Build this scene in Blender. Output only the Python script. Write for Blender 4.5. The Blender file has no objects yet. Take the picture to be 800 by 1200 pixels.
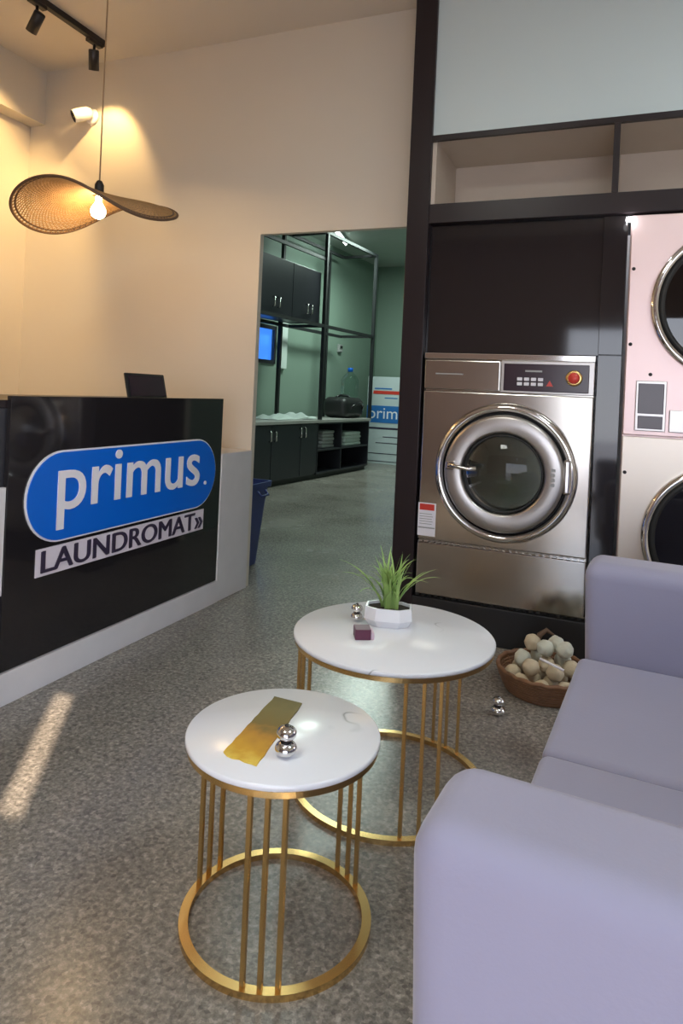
import bpy, bmesh, math, random
from mathutils import Vector, Matrix, Euler
random.seed(7)
S = bpy.context.scene
COL = S.collection
PI = math.pi
R = math.radians

# ------------------------------------------------------------------ materials
def new_mat(name):
    m = bpy.data.materials.new(name); m.use_nodes = True
    return m, m.node_tree.nodes, m.node_tree.links, m.node_tree.nodes['Principled BSDF']

def mat(name, col, rough=.5, metal=0., var=.06, vscale=6., bump=0., bscale=60., coat=0., spec=.5,
        sheen=0., emit=None, estr=0., aniso=None, rvar=0.):
    m, N, L, b = new_mat(name)
    b.inputs['Roughness'].default_value = rough
    b.inputs['Metallic'].default_value = metal
    b.inputs['Specular IOR Level'].default_value = spec
    b.inputs['Coat Weight'].default_value = coat
    b.inputs['Coat Roughness'].default_value = .05
    if sheen:
        b.inputs['Sheen Weight'].default_value = sheen
        b.inputs['Sheen Roughness'].default_value = .4
    tc = N.new('ShaderNodeTexCoord')
    nz = N.new('ShaderNodeTexNoise'); nz.inputs['Scale'].default_value = vscale; nz.inputs['Detail'].default_value = 4
    L.new(tc.outputs['Object'], nz.inputs['Vector'])
    mx = N.new('ShaderNodeMix'); mx.data_type = 'RGBA'
    c = Vector(col)
    mx.inputs[6].default_value = (*(c*(1-var)), 1); mx.inputs[7].default_value = (*[min(1, x) for x in c*(1+var)], 1)
    L.new(nz.outputs['Fac'], mx.inputs[0]); L.new(mx.outputs[2], b.inputs['Base Color'])
    if rvar:
        mr = N.new('ShaderNodeMapRange'); mr.inputs['To Min'].default_value = max(0, rough-rvar); mr.inputs['To Max'].default_value = rough+rvar
        L.new(nz.outputs['Fac'], mr.inputs['Value']); L.new(mr.outputs['Result'], b.inputs['Roughness'])
    if bump or aniso:
        n2 = N.new('ShaderNodeTexNoise'); n2.inputs['Scale'].default_value = bscale; n2.inputs['Detail'].default_value = 3
        if aniso:
            mp = N.new('ShaderNodeMapping'); mp.inputs['Scale'].default_value = aniso
            L.new(tc.outputs['Object'], mp.inputs['Vector']); L.new(mp.outputs['Vector'], n2.inputs['Vector'])
        else:
            L.new(tc.outputs['Object'], n2.inputs['Vector'])
        bp = N.new('ShaderNodeBump'); bp.inputs['Strength'].default_value = bump or .05; bp.inputs['Distance'].default_value = .01
        L.new(n2.outputs['Fac'], bp.inputs['Height']); L.new(bp.outputs['Normal'], b.inputs['Normal'])
    if emit:
        b.inputs['Emission Color'].default_value = (*emit, 1); b.inputs['Emission Strength'].default_value = estr
    return m

def floor_mat():
    m, N, L, b = new_mat('polished_terrazzo')
    tc = N.new('ShaderNodeTexCoord')
    v = N.new('ShaderNodeTexVoronoi'); v.inputs['Scale'].default_value = 110
    n = N.new('ShaderNodeTexNoise'); n.inputs['Scale'].default_value = 70; n.inputs['Detail'].default_value = 5; n.inputs['Roughness'].default_value = .7
    n3 = N.new('ShaderNodeTexNoise'); n3.inputs['Scale'].default_value = 1.6; n3.inputs['Detail'].default_value = 5
    for q in (v, n, n3): L.new(tc.outputs['Object'], q.inputs['Vector'])
    r1 = N.new('ShaderNodeValToRGB'); e = r1.color_ramp.elements
    e[0].position = .3; e[0].color = (.15, .137, .122, 1); e[1].position = .72; e[1].color = (.43, .40, .365, 1)
    x = r1.color_ramp.elements.new(.5); x.color = (.245, .228, .208, 1)
    L.new(n.outputs['Fac'], r1.inputs['Fac'])
    r2 = N.new('ShaderNodeValToRGB'); e = r2.color_ramp.elements
    e[0].position = .0; e[0].color = (.6, .6, .6, 1); e[1].position = 1; e[1].color = (1.35, 1.32, 1.28, 1)
    L.new(v.outputs['Color'], r2.inputs['Fac'])
    mu = N.new('ShaderNodeMix'); mu.data_type = 'RGBA'; mu.blend_type = 'MULTIPLY'; mu.inputs[0].default_value = 1
    L.new(r1.outputs['Color'], mu.inputs[6]); L.new(r2.outputs['Color'], mu.inputs[7])
    r3 = N.new('ShaderNodeValToRGB'); e = r3.color_ramp.elements
    e[0].position = .3; e[0].color = (.8, .78, .76, 1); e[1].position = .7; e[1].color = (1.12, 1.12, 1.12, 1)
    L.new(n3.outputs['Fac'], r3.inputs['Fac'])
    m2 = N.new('ShaderNodeMix'); m2.data_type = 'RGBA'; m2.blend_type = 'MULTIPLY'; m2.inputs[0].default_value = 1
    L.new(mu.outputs[2], m2.inputs[6]); L.new(r3.outputs['Color'], m2.inputs[7])
    L.new(m2.outputs[2], b.inputs['Base Color'])
    b.inputs['Roughness'].default_value = .24
    mr = N.new('ShaderNodeMapRange'); mr.inputs['To Min'].default_value = .16; mr.inputs['To Max'].default_value = .34
    L.new(n3.outputs['Fac'], mr.inputs['Value']); L.new(mr.outputs['Result'], b.inputs['Roughness'])
    return m

def marble_mat():
    m, N, L, b = new_mat('white_marble')
    tc = N.new('ShaderNodeTexCoord')
    n = N.new('ShaderNodeTexNoise'); n.inputs['Scale'].default_value = 2.6; n.inputs['Detail'].default_value = 3; n.inputs['Roughness'].default_value = .5
    g = N.new('ShaderNodeTexNoise'); g.inputs['Scale'].default_value = 4.5; g.inputs['Detail'].default_value = 1
    mp = N.new('ShaderNodeMapping'); mp.inputs['Location'].default_value = (2.3, 7.1, .4); L.new(tc.outputs['Object'], mp.inputs['Vector'])
    L.new(mp.outputs['Vector'], n.inputs['Vector']); L.new(mp.outputs['Vector'], g.inputs['Vector'])
    r = N.new('ShaderNodeValToRGB'); e = r.color_ramp.elements
    e[0].position = .0; e[0].color = (0, 0, 0, 1); e[1].position = 1; e[1].color = (0, 0, 0, 1)
    for p, c in ((.425, 0), (.43, 1), (.435, 0)):
        k = r.color_ramp.elements.new(p); k.color = (c, c, c, 1)
    L.new(n.outputs['Fac'], r.inputs['Fac'])
    gr = N.new('ShaderNodeMapRange'); gr.inputs['From Min'].default_value = .53; gr.inputs['From Max'].default_value = .62; L.new(g.outputs['Fac'], gr.inputs['Value'])
    mu = N.new('ShaderNodeMath'); mu.operation = 'MULTIPLY'; L.new(r.outputs['Color'], mu.inputs[0]); L.new(gr.outputs['Result'], mu.inputs[1])
    mx = N.new('ShaderNodeMix'); mx.data_type = 'RGBA'; mx.inputs[6].default_value = (.83, .85, .91, 1); mx.inputs[7].default_value = (.28, .31, .33, 1)
    L.new(mu.outputs[0], mx.inputs[0]); L.new(mx.outputs[2], b.inputs['Base Color'])
    b.inputs['Roughness'].default_value = .22
    return m

def thin_glass(name, tint=(.75, .8, .8), refl=.12, k=1.):
    m, N, L, b = new_mat(name)
    N.remove(b)
    out = N['Material Output']
    tr = N.new('ShaderNodeBsdfTransparent'); tr.inputs['Color'].default_value = (*tint, 1)
    gl = N.new('ShaderNodeBsdfGlossy'); gl.inputs['Roughness'].default_value = .03
    fr = N.new('ShaderNodeFresnel'); fr.inputs['IOR'].default_value = 1.6
    ad = N.new('ShaderNodeMath'); ad.operation = 'ADD'; ad.inputs[1].default_value = refl
    L.new(fr.outputs['Fac'], ad.inputs[0])
    ml = N.new('ShaderNodeMath'); ml.operation = 'MULTIPLY'; ml.inputs[1].default_value = k; ml.use_clamp = True; L.new(ad.outputs[0], ml.inputs[0])
    mx = N.new('ShaderNodeMixShader'); L.new(ml.outputs[0], mx.inputs[0]); L.new(tr.outputs[0], mx.inputs[1]); L.new(gl.outputs[0], mx.inputs[2])
    L.new(mx.outputs[0], out.inputs['Surface'])
    return m

def runner_mat():
    m, N, L, b = new_mat('olive_amber_resin')
    tc = N.new('ShaderNodeTexCoord'); sp = N.new('ShaderNodeSeparateXYZ'); L.new(tc.outputs['Object'], sp.inputs[0])
    n = N.new('ShaderNodeTexNoise'); n.inputs['Scale'].default_value = 28; n.inputs['Detail'].default_value = 4
    L.new(tc.outputs['Object'], n.inputs['Vector'])
    a = N.new('ShaderNodeMath'); a.operation = 'MULTIPLY_ADD'; a.inputs[1].default_value = .09; L.new(n.outputs['Fac'], a.inputs[0]); L.new(sp.outputs['Y'], a.inputs[2])
    mr = N.new('ShaderNodeMapRange'); mr.inputs['From Min'].default_value = -.10; mr.inputs['From Max'].default_value = .2
    L.new(a.outputs[0], mr.inputs['Value'])
    r = N.new('ShaderNodeValToRGB'); e = r.color_ramp.elements
    e[0].position = .0; e[0].color = (.78, .56, .09, 1); e[1].position = 1; e[1].color = (.13, .11, .035, 1)
    for p, c in ((.14, (.62, .34, .03)), (.36, (.46, .23, .03)), (.5, (.20, .14, .035)), (.75, (.19, .155, .05))):
        k = r.color_ramp.elements.new(p); k.color = (*c, 1)
    L.new(mr.outputs['Result'], r.inputs['Fac']); L.new(r.outputs['Color'], b.inputs['Base Color'])
    b.inputs['Roughness'].default_value = .55; b.inputs['Specular IOR Level'].default_value = .25
    return m

M = dict(
    wall=mat('beige_wall_paint', (.67, .61, .525), .42, var=.03, vscale=1.5, bump=.02, bscale=30),
    wall_cool=mat('pale_grey_paint', (.58, .67, .69), .35, var=.03, vscale=1.2),
    ceil=mat('ceiling_paint', (.70, .64, .57), .6, var=.03, vscale=1.5),
    niche=mat('niche_laminate', (.58, .50, .42), .45, var=.08, vscale=4),
    green=mat('green_wall_paint', (.22, .30, .245), .55, var=.08, vscale=1.5),
    farceil=mat('back_room_ceiling', (.42, .46, .42), .6),
    brown=mat('dark_brown_laminate', (.022, .015, .017), .32, var=.15, vscale=5, spec=.3),
    gloss=mat('glossy_black_acrylic', (.016, .014, .016), .07, var=.15, vscale=3, coat=.3),
    darkcab=mat('charcoal_laminate', (.028, .028, .036), .3, var=.15),
    kick=mat('white_laminate', (.66, .64, .66), .4, var=.08, vscale=9),
    counter_top=mat('grey_stone_worktop', (.42, .40, .38), .3, var=.15, vscale=25),
    steel=mat('brushed_steel', (.50, .475, .44), .17, 1., var=.05, vscale=2, rvar=.03),
    steel_plate=mat('satin_steel_plate', (.50, .475, .46), .34, 1., var=.06),
    steel_cream_reflex=mat('dryer_steel_cream_reflection', (.80, .72, .64), .42, .7, var=.06, vscale=2.5),  # pale reflection on the lower dryer, put into the steel colour
    steel_pink_reflex=mat('dryer_steel_pink_reflection', (.80, .62, .61), .42, .7, var=.06, vscale=2.5),  # pinkish reflection on the upper dryer, put into the steel colour
    chrome=mat('chrome', (.72, .71, .70), .09, 1., var=.02),
    gold=mat('brushed_gold', (.80, .54, .22), .27, 1., var=.08, vscale=14),
    black=mat('matt_black', (.014, .013, .014), .45, var=.1),
    blackmetal=mat('black_metal', (.008, .010, .011), .6, 0, var=.1),
    rubber=mat('black_rubber', (.012, .012, .012), .6, var=.1),
    drum=mat('drum_steel', (.025, .032, .03), .35, .6, var=.3, vscale=30),
    blue=mat('sign_blue', (.0, .13, .66), .3, var=.03),
    white=mat('white_vinyl', (.82, .80, .86), .35, var=.03),
    lav=mat('pale_strip', (.70, .64, .72), .4, var=.05),
    ink=mat('black_lettering', (.03, .02, .05), .4, var=.1),
    velvet=mat('lavender_velvet', (.32, .315, .44), .75, var=.07, vscale=3, bump=.04, bscale=180, sheen=.35),
    wood=mat('leg_wood', (.20, .10, .05), .4, var=.2, vscale=20),
    marble=marble_mat(), floor=floor_mat(), runner=runner_mat(),
    rattan=mat('rattan', (.42, .25, .11), .6, var=.3, vscale=30),
    rattan_rim=mat('rattan_rim', (.12, .065, .035), .6, var=.2, vscale=30),
    cord=mat('tan_cord', (.30, .22, .14), .6),
    ceramic=mat('white_ceramic', (.80, .80, .84), .25, var=.02),
    leaf=mat('grass_green', (.30, .46, .13), .5, var=.35, vscale=18),
    soil=mat('potting_soil', (.03, .022, .015), .9, var=.3, vscale=60),
    wicker=mat('brown_wicker', (.20, .095, .045), .5, var=.35, vscale=50),
    tanball=mat('beige_ball', (.58, .48, .33), .7, var=.22, vscale=25, bump=.35, bscale=60),
    paleball=mat('pale_ball', (.60, .60, .50), .7, var=.12, vscale=25, bump=.35, bscale=60),
    bin=mat('navy_plastic', (.035, .05, .20), .35, var=.08),
    maroon=mat('maroon_card', (.12, .025, .06), .45, var=.15, vscale=40),
    pink=mat('pale_pink_card', (.66, .50, .60), .5, var=.1),
    carton=mat('white_carton', (.52, .58, .60), .6, var=.06),
    cartonblue=mat('carton_blue', (.02, .15, .46), .5, var=.06),
    red=mat('red_plastic', (.62, .05, .035), .3, var=.05),
    grey=mat('mid_grey', (.35, .35, .35), .5),
    display=mat('purple_black_panel', (.035, .018, .028), .2, var=.2),
    bulb=mat('lit_bulb', (1, .8, .5), .3, emit=(1, .72, .36), estr=28),
    led=mat('lit_led', (1, 1, 1), .3, emit=(.95, .97, 1), estr=14),
    tube=mat('lit_tube', (1, 1, 1), .3, emit=(.85, 1, .93), estr=8),
    sky=mat('lit_blue_pane', (.05, .2, .8), .3, emit=(.05, .24, .95), estr=.8),
    glass=thin_glass('door_glass', (.45, .5, .48), -.03),
    glassdark=thin_glass('dark_door_glass', (.16, .17, .18), .02),
    bottle=thin_glass('clear_bottle_plastic', (.86, .94, .92), -.035, .35),
    cloth=mat('white_cloth', (.62, .70, .66), .8, var=.08, vscale=12),
    tanwall=mat('front_wall_paint', (.38, .28, .26), .5, var=.04),
    asphalt=mat('pavement', (.50, .47, .44), .8, var=.1),
)

# ------------------------------------------------------------------ mesh helpers
class MB:
    def __init__(s): s.bm = bmesh.new(); s.mats = []
    def _mi(s, m):
        if m is None: return 0
        if m not in s.mats: s.mats.append(m)
        return s.mats.index(m)
    def box(s, x0, x1, y0, y1, z0, z1, bev=0., seg=2, m=None, mtx=None):
        b = bmesh.new(); bmesh.ops.create_cube(b, size=1)
        for v in b.verts:
            v.co = Vector(((x0+x1)/2+v.co.x*(x1-x0), (y0+y1)/2+v.co.y*(y1-y0), (z0+z1)/2+v.co.z*(z1-z0)))
        if bev: bmesh.ops.bevel(b, geom=b.edges[:]+b.verts[:], offset=bev, segments=seg, profile=.5, affect='EDGES')
        return s.merge(b, m, mtx)
    def merge(s, b, m=None, mtx=None):
        i = s._mi(m)
        vm = {}
        for v in b.verts: vm[v] = s.bm.verts.new(mtx @ v.co if mtx else v.co)
        for f in b.faces:
            try:
                g = s.bm.faces.new([vm[v] for v in f.verts]); g.material_index = i; g.smooth = f.smooth
            except ValueError: pass
        b.free(); return s
    def tube(s, pts, r, n=8, closed=False, m=None, caps=True):
        pts = [Vector(p) for p in pts]; k = len(pts); rr = r if isinstance(r, (list, tuple)) else [r]*k
        i0 = s._mi(m); rings = []; up = None
        for i, p in enumerate(pts):
            if closed: t = pts[(i+1) % k]-pts[i-1]
            else: t = pts[min(i+1, k-1)]-pts[max(i-1, 0)]
            t.normalize()
            if up is None:
                up = Vector((0, 0, 1)) if abs(t.z) < .9 else Vector((1, 0, 0))
            u = up - t*up.dot(t)
            if u.length < 1e-4: u = t.orthogonal()
            u.normalize(); up = u; w = t.cross(u)
            rings.append([s.bm.verts.new(p+(u*math.cos(a*2*PI/n)+w*math.sin(a*2*PI/n))*rr[i]) for a in range(n)])
        rg = range(k if closed else k-1)
        for i in rg:
            A, B = rings[i], rings[(i+1) % k]
            for a in range(n):
                f = s.bm.faces.new((A[a], A[(a+1) % n], B[(a+1) % n], B[a])); f.smooth = True; f.material_index = i0
        if not closed and caps:
            for q in (rings[0], rings[-1]):
                f = s.bm.faces.new(q); f.material_index = i0
        return s
    def lathe(s, prof, n=48, mtx=None, m=None, smooth=True, closed=False):
        # prof: (r, h) around local z
        i0 = s._mi(m); rings = []
        for r, h in prof:
            if r < 1e-6: rings.append([s.bm.verts.new((mtx or Matrix()) @ Vector((0, 0, h)))])
            else: rings.append([s.bm.verts.new((mtx or Matrix()) @ Vector((r*math.cos(a*2*PI/n), r*math.sin(a*2*PI/n), h))) for a in range(n)])
        pairs = list(zip(rings, rings[1:]))
        if closed: pairs.append((rings[-1], rings[0]))
        for A, B in pairs:
            for a in range(n):
                b = (a+1) % n
                if len(A) == 1 and len(B) == 1: continue
                if len(A) == 1: vs = (A[0], B[a], B[b])
                elif len(B) == 1: vs = (A[a], A[b], B[0])
                else: vs = (A[a], A[b], B[b], B[a])
                f = s.bm.faces.new(vs); f.smooth = smooth; f.material_index = i0
        return s
    def poly(s, pts, thick, direc, m=None):
        # extrude a planar polygon
        i0 = s._mi(m); d = Vector(direc)*thick
        A = [s.bm.verts.new(p) for p in pts]; B = [s.bm.verts.new(Vector(p)+d) for p in pts]
        k = len(pts)
        fs = [s.bm.faces.new(A), s.bm.faces.new(B[::-1])]
        for i in range(k): fs.append(s.bm.faces.new((A[i], B[i], B[(i+1) % k], A[(i+1) % k])))
        for f in fs: f.material_index = i0
        return s
    def build(s, name, m, parent=None, off=None, sub=0, smooth_angle=None):
        bmesh.ops.recalc_face_normals(s.bm, faces=s.bm.faces[:])
        if off is not None: bmesh.ops.translate(s.bm, verts=s.bm.verts[:], vec=-Vector(off))
        me = bpy.data.meshes.new(name); s.bm.to_mesh(me); s.bm.free()
        ms = [M[x] for x in s.mats] if s.mats else [M[m]]
        for x in ms: me.materials.append(x)
        o = bpy.data.objects.new(name, me); COL.objects.link(o)
        if parent: o.parent = parent
        if sub:
            md = o.modifiers.new('sub', 'SUBSURF'); md.levels = sub; md.render_levels = sub
        if smooth_angle is not None:
            for p in me.polygons: p.use_smooth = True
        return o

def thing(name, label, cat, loc=(0, 0, 0), rz=0, group=None):
    o = bpy.data.objects.new(name, None); COL.objects.link(o)
    o.empty_display_size = .1
    o.location = loc; o.rotation_euler = (0, 0, rz)
    return tag(o, label, cat, group)
def tag(o, label, cat, group=None, kind=None):
    o['label'] = label; o['category'] = cat
    if group: o['group'] = group
    if kind: o['kind'] = kind
    return o
def struct(name, mb, m, **k):
    o = mb.build(name, m, **k); o['kind'] = 'structure'; return o
def sbox(name, m, *d, bev=0.):
    return struct(name, MB().box(*d, bev=bev), m)
def text_mesh(name, body, size, mtx, m, parent=None, depth=.002, fit=None, bold=0., shift=0.):
    cu = bpy.data.curves.new(name, 'FONT'); cu.body = body; cu.size = size; cu.extrude = depth; cu.offset = bold
    cu.resolution_u = 6
    t = bpy.data.objects.new('tmp_text', cu); COL.objects.link(t)
    dg = bpy.context.evaluated_depsgraph_get()
    me = bpy.data.meshes.new_from_object(t.evaluated_get(dg)); me.name = name
    COL.objects.unlink(t); bpy.data.objects.remove(t)
    xs = [v.co.x for v in me.vertices]
    x0, x1 = min(xs), max(xs)
    sx = fit/(x1-x0) if fit else 1
    for v in me.vertices:
        v.co.x = (v.co.x-x0)*sx; v.co = mtx @ v.co
    if shift:               # heavier strokes: the same glyph laid twice, slightly apart
        bb = bmesh.new(); bb.from_mesh(me); g = bmesh.ops.duplicate(bb, geom=bb.verts[:]+bb.edges[:]+bb.faces[:])
        dv = mtx.to_3x3() @ Vector((shift, shift*.3, shift*.05))
        bmesh.ops.translate(bb, verts=[q for q in g['geom'] if isinstance(q, bmesh.types.BMVert)], vec=dv)
        bb.to_mesh(me); bb.free()
    me.materials.clear(); me.materials.append(M[m])
    o = bpy.data.objects.new(name, me); COL.objects.link(o)
    if parent: o.parent = parent
    return o
def frame(o, ex, ey):
    ex, ey = Vector(ex).normalized(), Vector(ey).normalized(); ez = ex.cross(ey)
    return Matrix(((ex.x, ey.x, ez.x, o[0]), (ex.y, ey.y, ez.y, o[1]), (ex.z, ey.z, ez.z, o[2]), (0, 0, 0, 1)))

# ------------------------------------------------------------------ camera
H = 1.156; YAW = R(22.4); ROLL = math.atan(.045)
cam = bpy.data.cameras.new('camera'); co = bpy.data.objects.new('camera', cam); COL.objects.link(co)
fwd = Vector((-math.sin(YAW), math.cos(YAW), 0)); rgt = Vector((math.cos(YAW), math.sin(YAW), 0)); up = Vector((0, 0, 1))
# picture content turned clockwise = camera turned anticlockwise about its view axis
cr = rgt*math.cos(ROLL)+up*math.sin(ROLL); cu_ = up*math.cos(ROLL)-rgt*math.sin(ROLL)
cb = -fwd
co.matrix_world = Matrix(((cr.x, cu_.x, cb.x, 0), (cr.y, cu_.y, cb.y, 0), (cr.z, cu_.z, cb.z, H), (0, 0, 0, 1)))
cam.sensor_fit = 'VERTICAL'; cam.sensor_height = 36; cam.lens = 36*800/1200
cam.shift_y = -141/1200; cam.clip_start = .05
S.camera = co

# ------------------------------------------------------------------ room shell
CZ = 3.215
sbox('floor', 'floor', -6.0, 3.2, -2.4, 12.0, -.1, 0)
sbox('ceiling', 'ceil', -4.2, -2.885, -2.2, 3.46, CZ, CZ+.12)
struct('trim_1', MB().box(-2.885, 3.0, -2.2, 3.46, CZ-.012, CZ+.12), 'ceil')
# back wall with the passage to the back room
bw = MB()
bw.box(-5.2, -1.976, 3.46, 3.50, 0, 3.5)
bw.box(-1.976, -.95, 3.46, 3.50, 2.045, 3.5)
struct('wall_back', bw, 'wall')
# left wall: bulkhead above, recessed wall below, tall recess further forward
lw = MB()
lw.box(-4.2, -3.67, -2.2, 3.46, 2.86, CZ)
lw.box(-4.2, -3.80, 3.20, 3.46, 0, 2.86)
lw.box(-4.2, -3.80, -2.2, 0.6, 0, 2.86)
lw.box(-4.2, -4.05, .6, 3.20, 0, 2.86)
struct('wall_left', lw, 'wall')
sh = MB()
sh.box(-4.05, -3.81, .6, 3.20, 2.55, 2.575); sh.box(-4.05, -3.81, .6, 3.20, 2.0, 2.025)
struct('trim_2', sh, 'niche')
sbox('wall_right', 'wall', 2.6, 2.75, -2.2, 3.24, 0, CZ)
# shopfront wall behind the viewpoint, wide opening with a low head
fw_ = MB()
fw_.box(-4.2, -.70, -2.35, -2.2, 0, CZ); fw_.box(-.70, 2.6, -2.35, -2.2, 2.05, 2.57)
fw_.box(-.70, .865, -2.35, -2.2, 2.57, CZ); fw_.box(1.04, 2.6, -2.35, -2.2, 2.57, CZ); fw_.box(.865, 1.04, -2.35, -2.2, 3.11, CZ)  # narrow slot above the head, added to let a sun streak reach the floor
fw_.box(-.70, 2.6, -2.35, -2.2, 0, .06)
struct('wall_front', fw_, 'tanwall')
wf = MB()
for x in (-.70, .28, 1.42, 2.56): wf.box(x, x+.05, -2.33, -2.24, .06, 2.1)
wf.box(-.70, 2.61, -2.33, -2.24, 2.05, 2.1); wf.box(-.70, 2.61, -2.33, -2.24, .06, .1)
struct('window_1', wf, 'kick')
# machine bay
sbox('wall_bay', 'wall', -.95, 3.0, 4.2, 4.3, 0, 3.5)
sbox('wall_bay_side', 'brown', -.975, -.945, 3.46, 4.2, 0, 3.5)
sbox('wall_bulkhead', 'wall_cool', -.915, 2.6, 3.245, 3.46, 2.425, CZ-.012)
tr = MB(); tr.box(-1.022, -.912, 3.225, 3.46, 0, CZ-.012, bev=.003)
struct('trim_3', tr, 'brown')
# glossy black surround
tr = MB(); tr.box(-.912, -.01, 3.27, 3.32, 1.368, 1.99, bev=.002); tr.box(-.112, -.012, 3.25, 3.32, .19, 1.37, bev=.002)
tr.box(-.112, -.012, 3.25, 3.32, 1.372, 1.99, bev=.002)
struct('trim_4', tr, 'gloss')
# black plinth under the machines
sbox('trim_5', 'black', -.912, 2.6, 3.23, 4.15, 0, .178, bev=.004)

# open shelf niche above the machines
sf = thing('built_in_shelf', 'dark-framed built-in open shelf with pale compartments above the washing machine', 'shelf', (0, 3.245, 1.995))
OF = (0, 3.245, 1.995)
b = MB(); b.box(-.911, 2.6, 3.225, 3.245, 2.396, 2.423); b.box(-.911, 2.6, 3.225, 3.66, 1.995, 2.088, bev=.002)
b.build('frame', 'brown', sf, OF)
for x in (-.085, 1.2):
    MB().box(x, x+.027, 3.226, 3.245, 2.089, 2.396).build('divider_edge', 'brown', sf, OF)
b = MB(); b.box(-.911, 2.6, 3.66, 3.68, 2.0, 2.42); b.build('back_panel', 'niche', sf, OF)
b = MB(); b.box(-.911, 2.6, 3.246, 3.66, 2.40, 2.42); b.build('top_panel', 'niche', sf, OF)
for x in (-.911, -.082, 1.205):
    b = MB(); b.box(x, x+.02, 3.246, 3.66, 2.089, 2.40); b.build('side_panel', 'niche', sf, OF)
b = MB(); b.box(-.89, 2.6, 3.25, 3.655, 2.0885, 2.094); b.build('shelf_board', 'niche', sf, OF)

# ------------------------------------------------------------------ washing machine
WX0, WX1, WY = -.903, -.118, 3.235
OW = (-.51, 3.6, .178)
w = thing('washing_machine', 'stainless steel front-loading washing machine with large round porthole door', 'washing machine', OW)
b = MB(); b.box(WX0, WX1, 3.26, 4.05, .18, 1.362, bev=.006); body = b.build('body', 'steel', w, OW)
b = MB(); b.box(WX0+.003, WX1-.003, WY, 3.262, .459, 1.182, bev=.006, seg=3)
fp = b.build('front_panel', 'steel', w, OW)
b = MB(); b.box(WX0+.003, WX1-.003, WY, 3.262, .192, .445, bev=.006, seg=3)
b.build('lower_panel', 'steel', w, OW)
b = MB(); b.box(WX0+.003, -.535, WY, 3.262, 1.19, 1.332, bev=.005, seg=3)
up_p = b.build('soap_hatch', 'steel', w, OW)
b = MB(); b.box(WX0+.06, -.71, WY-.003, WY, 1.262, 1.268); b.build('brand_line', 'grey', up_p, OW)
b = MB(); b.box(WX0, WX1, WY-.002, 3.262, 1.336, 1.366, bev=.004)
b.build('top_trim', 'chrome', w, OW)
b = MB()
for i in range(26):
    x = WX0+.01+i*.0298
    b.box(x, x+.016, WY-.004, WY+.004, .1845, .1915)
b.build('vent_strip', 'rubber', w, OW)
b = MB()
for i in range(26):
    x = WX0+.01+i*.0298
    b.box(x, x+.018, WY-.004, WY+.01, .449, .4535)
b.build('seam_strip', 'chrome', w, OW)
# control panel
b = MB(); b.box(-.53, WX1-.002, WY-.006, 3.262, 1.186, 1.336, bev=.003); cp = b.build('control_panel', 'steel_plate', w, OW)
b = MB(); b.box(-.517, -.142, WY-.012, WY-.004, 1.196, 1.322, bev=.003)
dp = b.build('display_panel', 'display', cp, OW)
b = MB()
for i in range(4):
    for j in range(2):
        b.box(-.455+i*.031, -.432+i*.031, WY-.016, WY-.011, 1.222+j*.022, 1.237+j*.022, bev=.002)
b.build('keypad', 'white', cp, OW)
b = MB(); b.box(-.42, -.345, WY-.014, WY-.011, 1.285, 1.293); b.build('screen', 'grey', cp, OW)
b = MB(); b.poly([(-.325, WY-.013, 1.222), (-.295, WY-.013, 1.222), (-.310, WY-.013, 1.248)], .004, (0, -1, 0)); b.build('warning_mark', 'red', cp, OW)
FY = frame((-.206, WY-.012, 1.262), (1, 0, 0), (0, 0, 1))   # local z points to -Y
b = MB(); b.lathe([(0, .0), (.036, 0), (.036, .008), (.030, .012), (.026, .012)], 32, FY)
b.build('button_ring', 'gold', cp, OW)
b = MB(); b.lathe([(.0, .01), (.025, .01), (.025, .02), (.02, .026), (0, .027)], 32, FY); b.build('stop_button', 'red', cp, OW)
# sticker
b = MB(); b.box(-.900, -.812, WY-.0015, WY, .475, .635); st = b.build('sticker', 'white', w, OW)
b = MB(); b.box(-.893, -.820, WY-.0025, WY-.001, .600, .630); b.build('red_band', 'red', st, OW)
b = MB(); b.box(-.897, -.815, WY-.0025, WY-.001, .512, .518)
for k in range(5): b.box(-.892, -.83+.004*(k % 2), WY-.0025, WY-.001, .532+k*.012, .535+k*.012)
b.build('printing', 'grey', st, OW)
# porthole
DC = (-.497, WY, .812)
FD = frame(DC, (1, 0, 0), (0, 0, 1))
door = MB().lathe([(.322, .0), (.326, .012), (.320, .032), (.306, .044), (.292, .040), (.284, .026), (.281, .012), (.281, 0)], 96, FD).build('door_surround', 'chrome', w, OW)
MB().lathe([(.281, .006), (.270, .006), (.268, .0)], 96, FD).build('door_gasket', 'rubber', w, OW)
dd = MB().lathe([(.271, .012), (.271, .05), (.266, .058), (.255, .062), (.198, .064), (.190, .060), (.184, .044), (.182, .02)], 96, FD).build('door', 'steel_plate', w, OW)
MB().lathe([(.184, .045), (.178, .058), (.172, .054), (.170, .030)], 96, FD).build('glass_seal', 'rubber', dd, OW)
MB().lathe([(0, .092), (.05, .089), (.10, .078), (.15, .060), (.174, .047)], 64, FD).build('glass', 'glass', dd, OW)
# drum behind the glass
dr = MB().lathe([(.176, .025), (.178, -.015), (.25, -.03), (.25, -.42), (.2, -.43), (.06, -.40), (0, -.39)], 48, FD)
drum = dr.build('drum', 'drum', w, OW)
for a in (30, 150, 270):
    c, s_ = math.cos(R(a)), math.sin(R(a))
    p = [FD @ Vector((c*.235, s_*.235, h)) for h in (-.05, -.2, -.4)]
    MB().tube(p, .03, 8).build('drum_lifter', 'drum', drum, OW)
b = MB().lathe([(.205, -.045), (.208, -.04), (.212, -.045), (.208, -.05)], 64, FD, closed=True); b.build('drum_rim', 'chrome', drum, OW)
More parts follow.
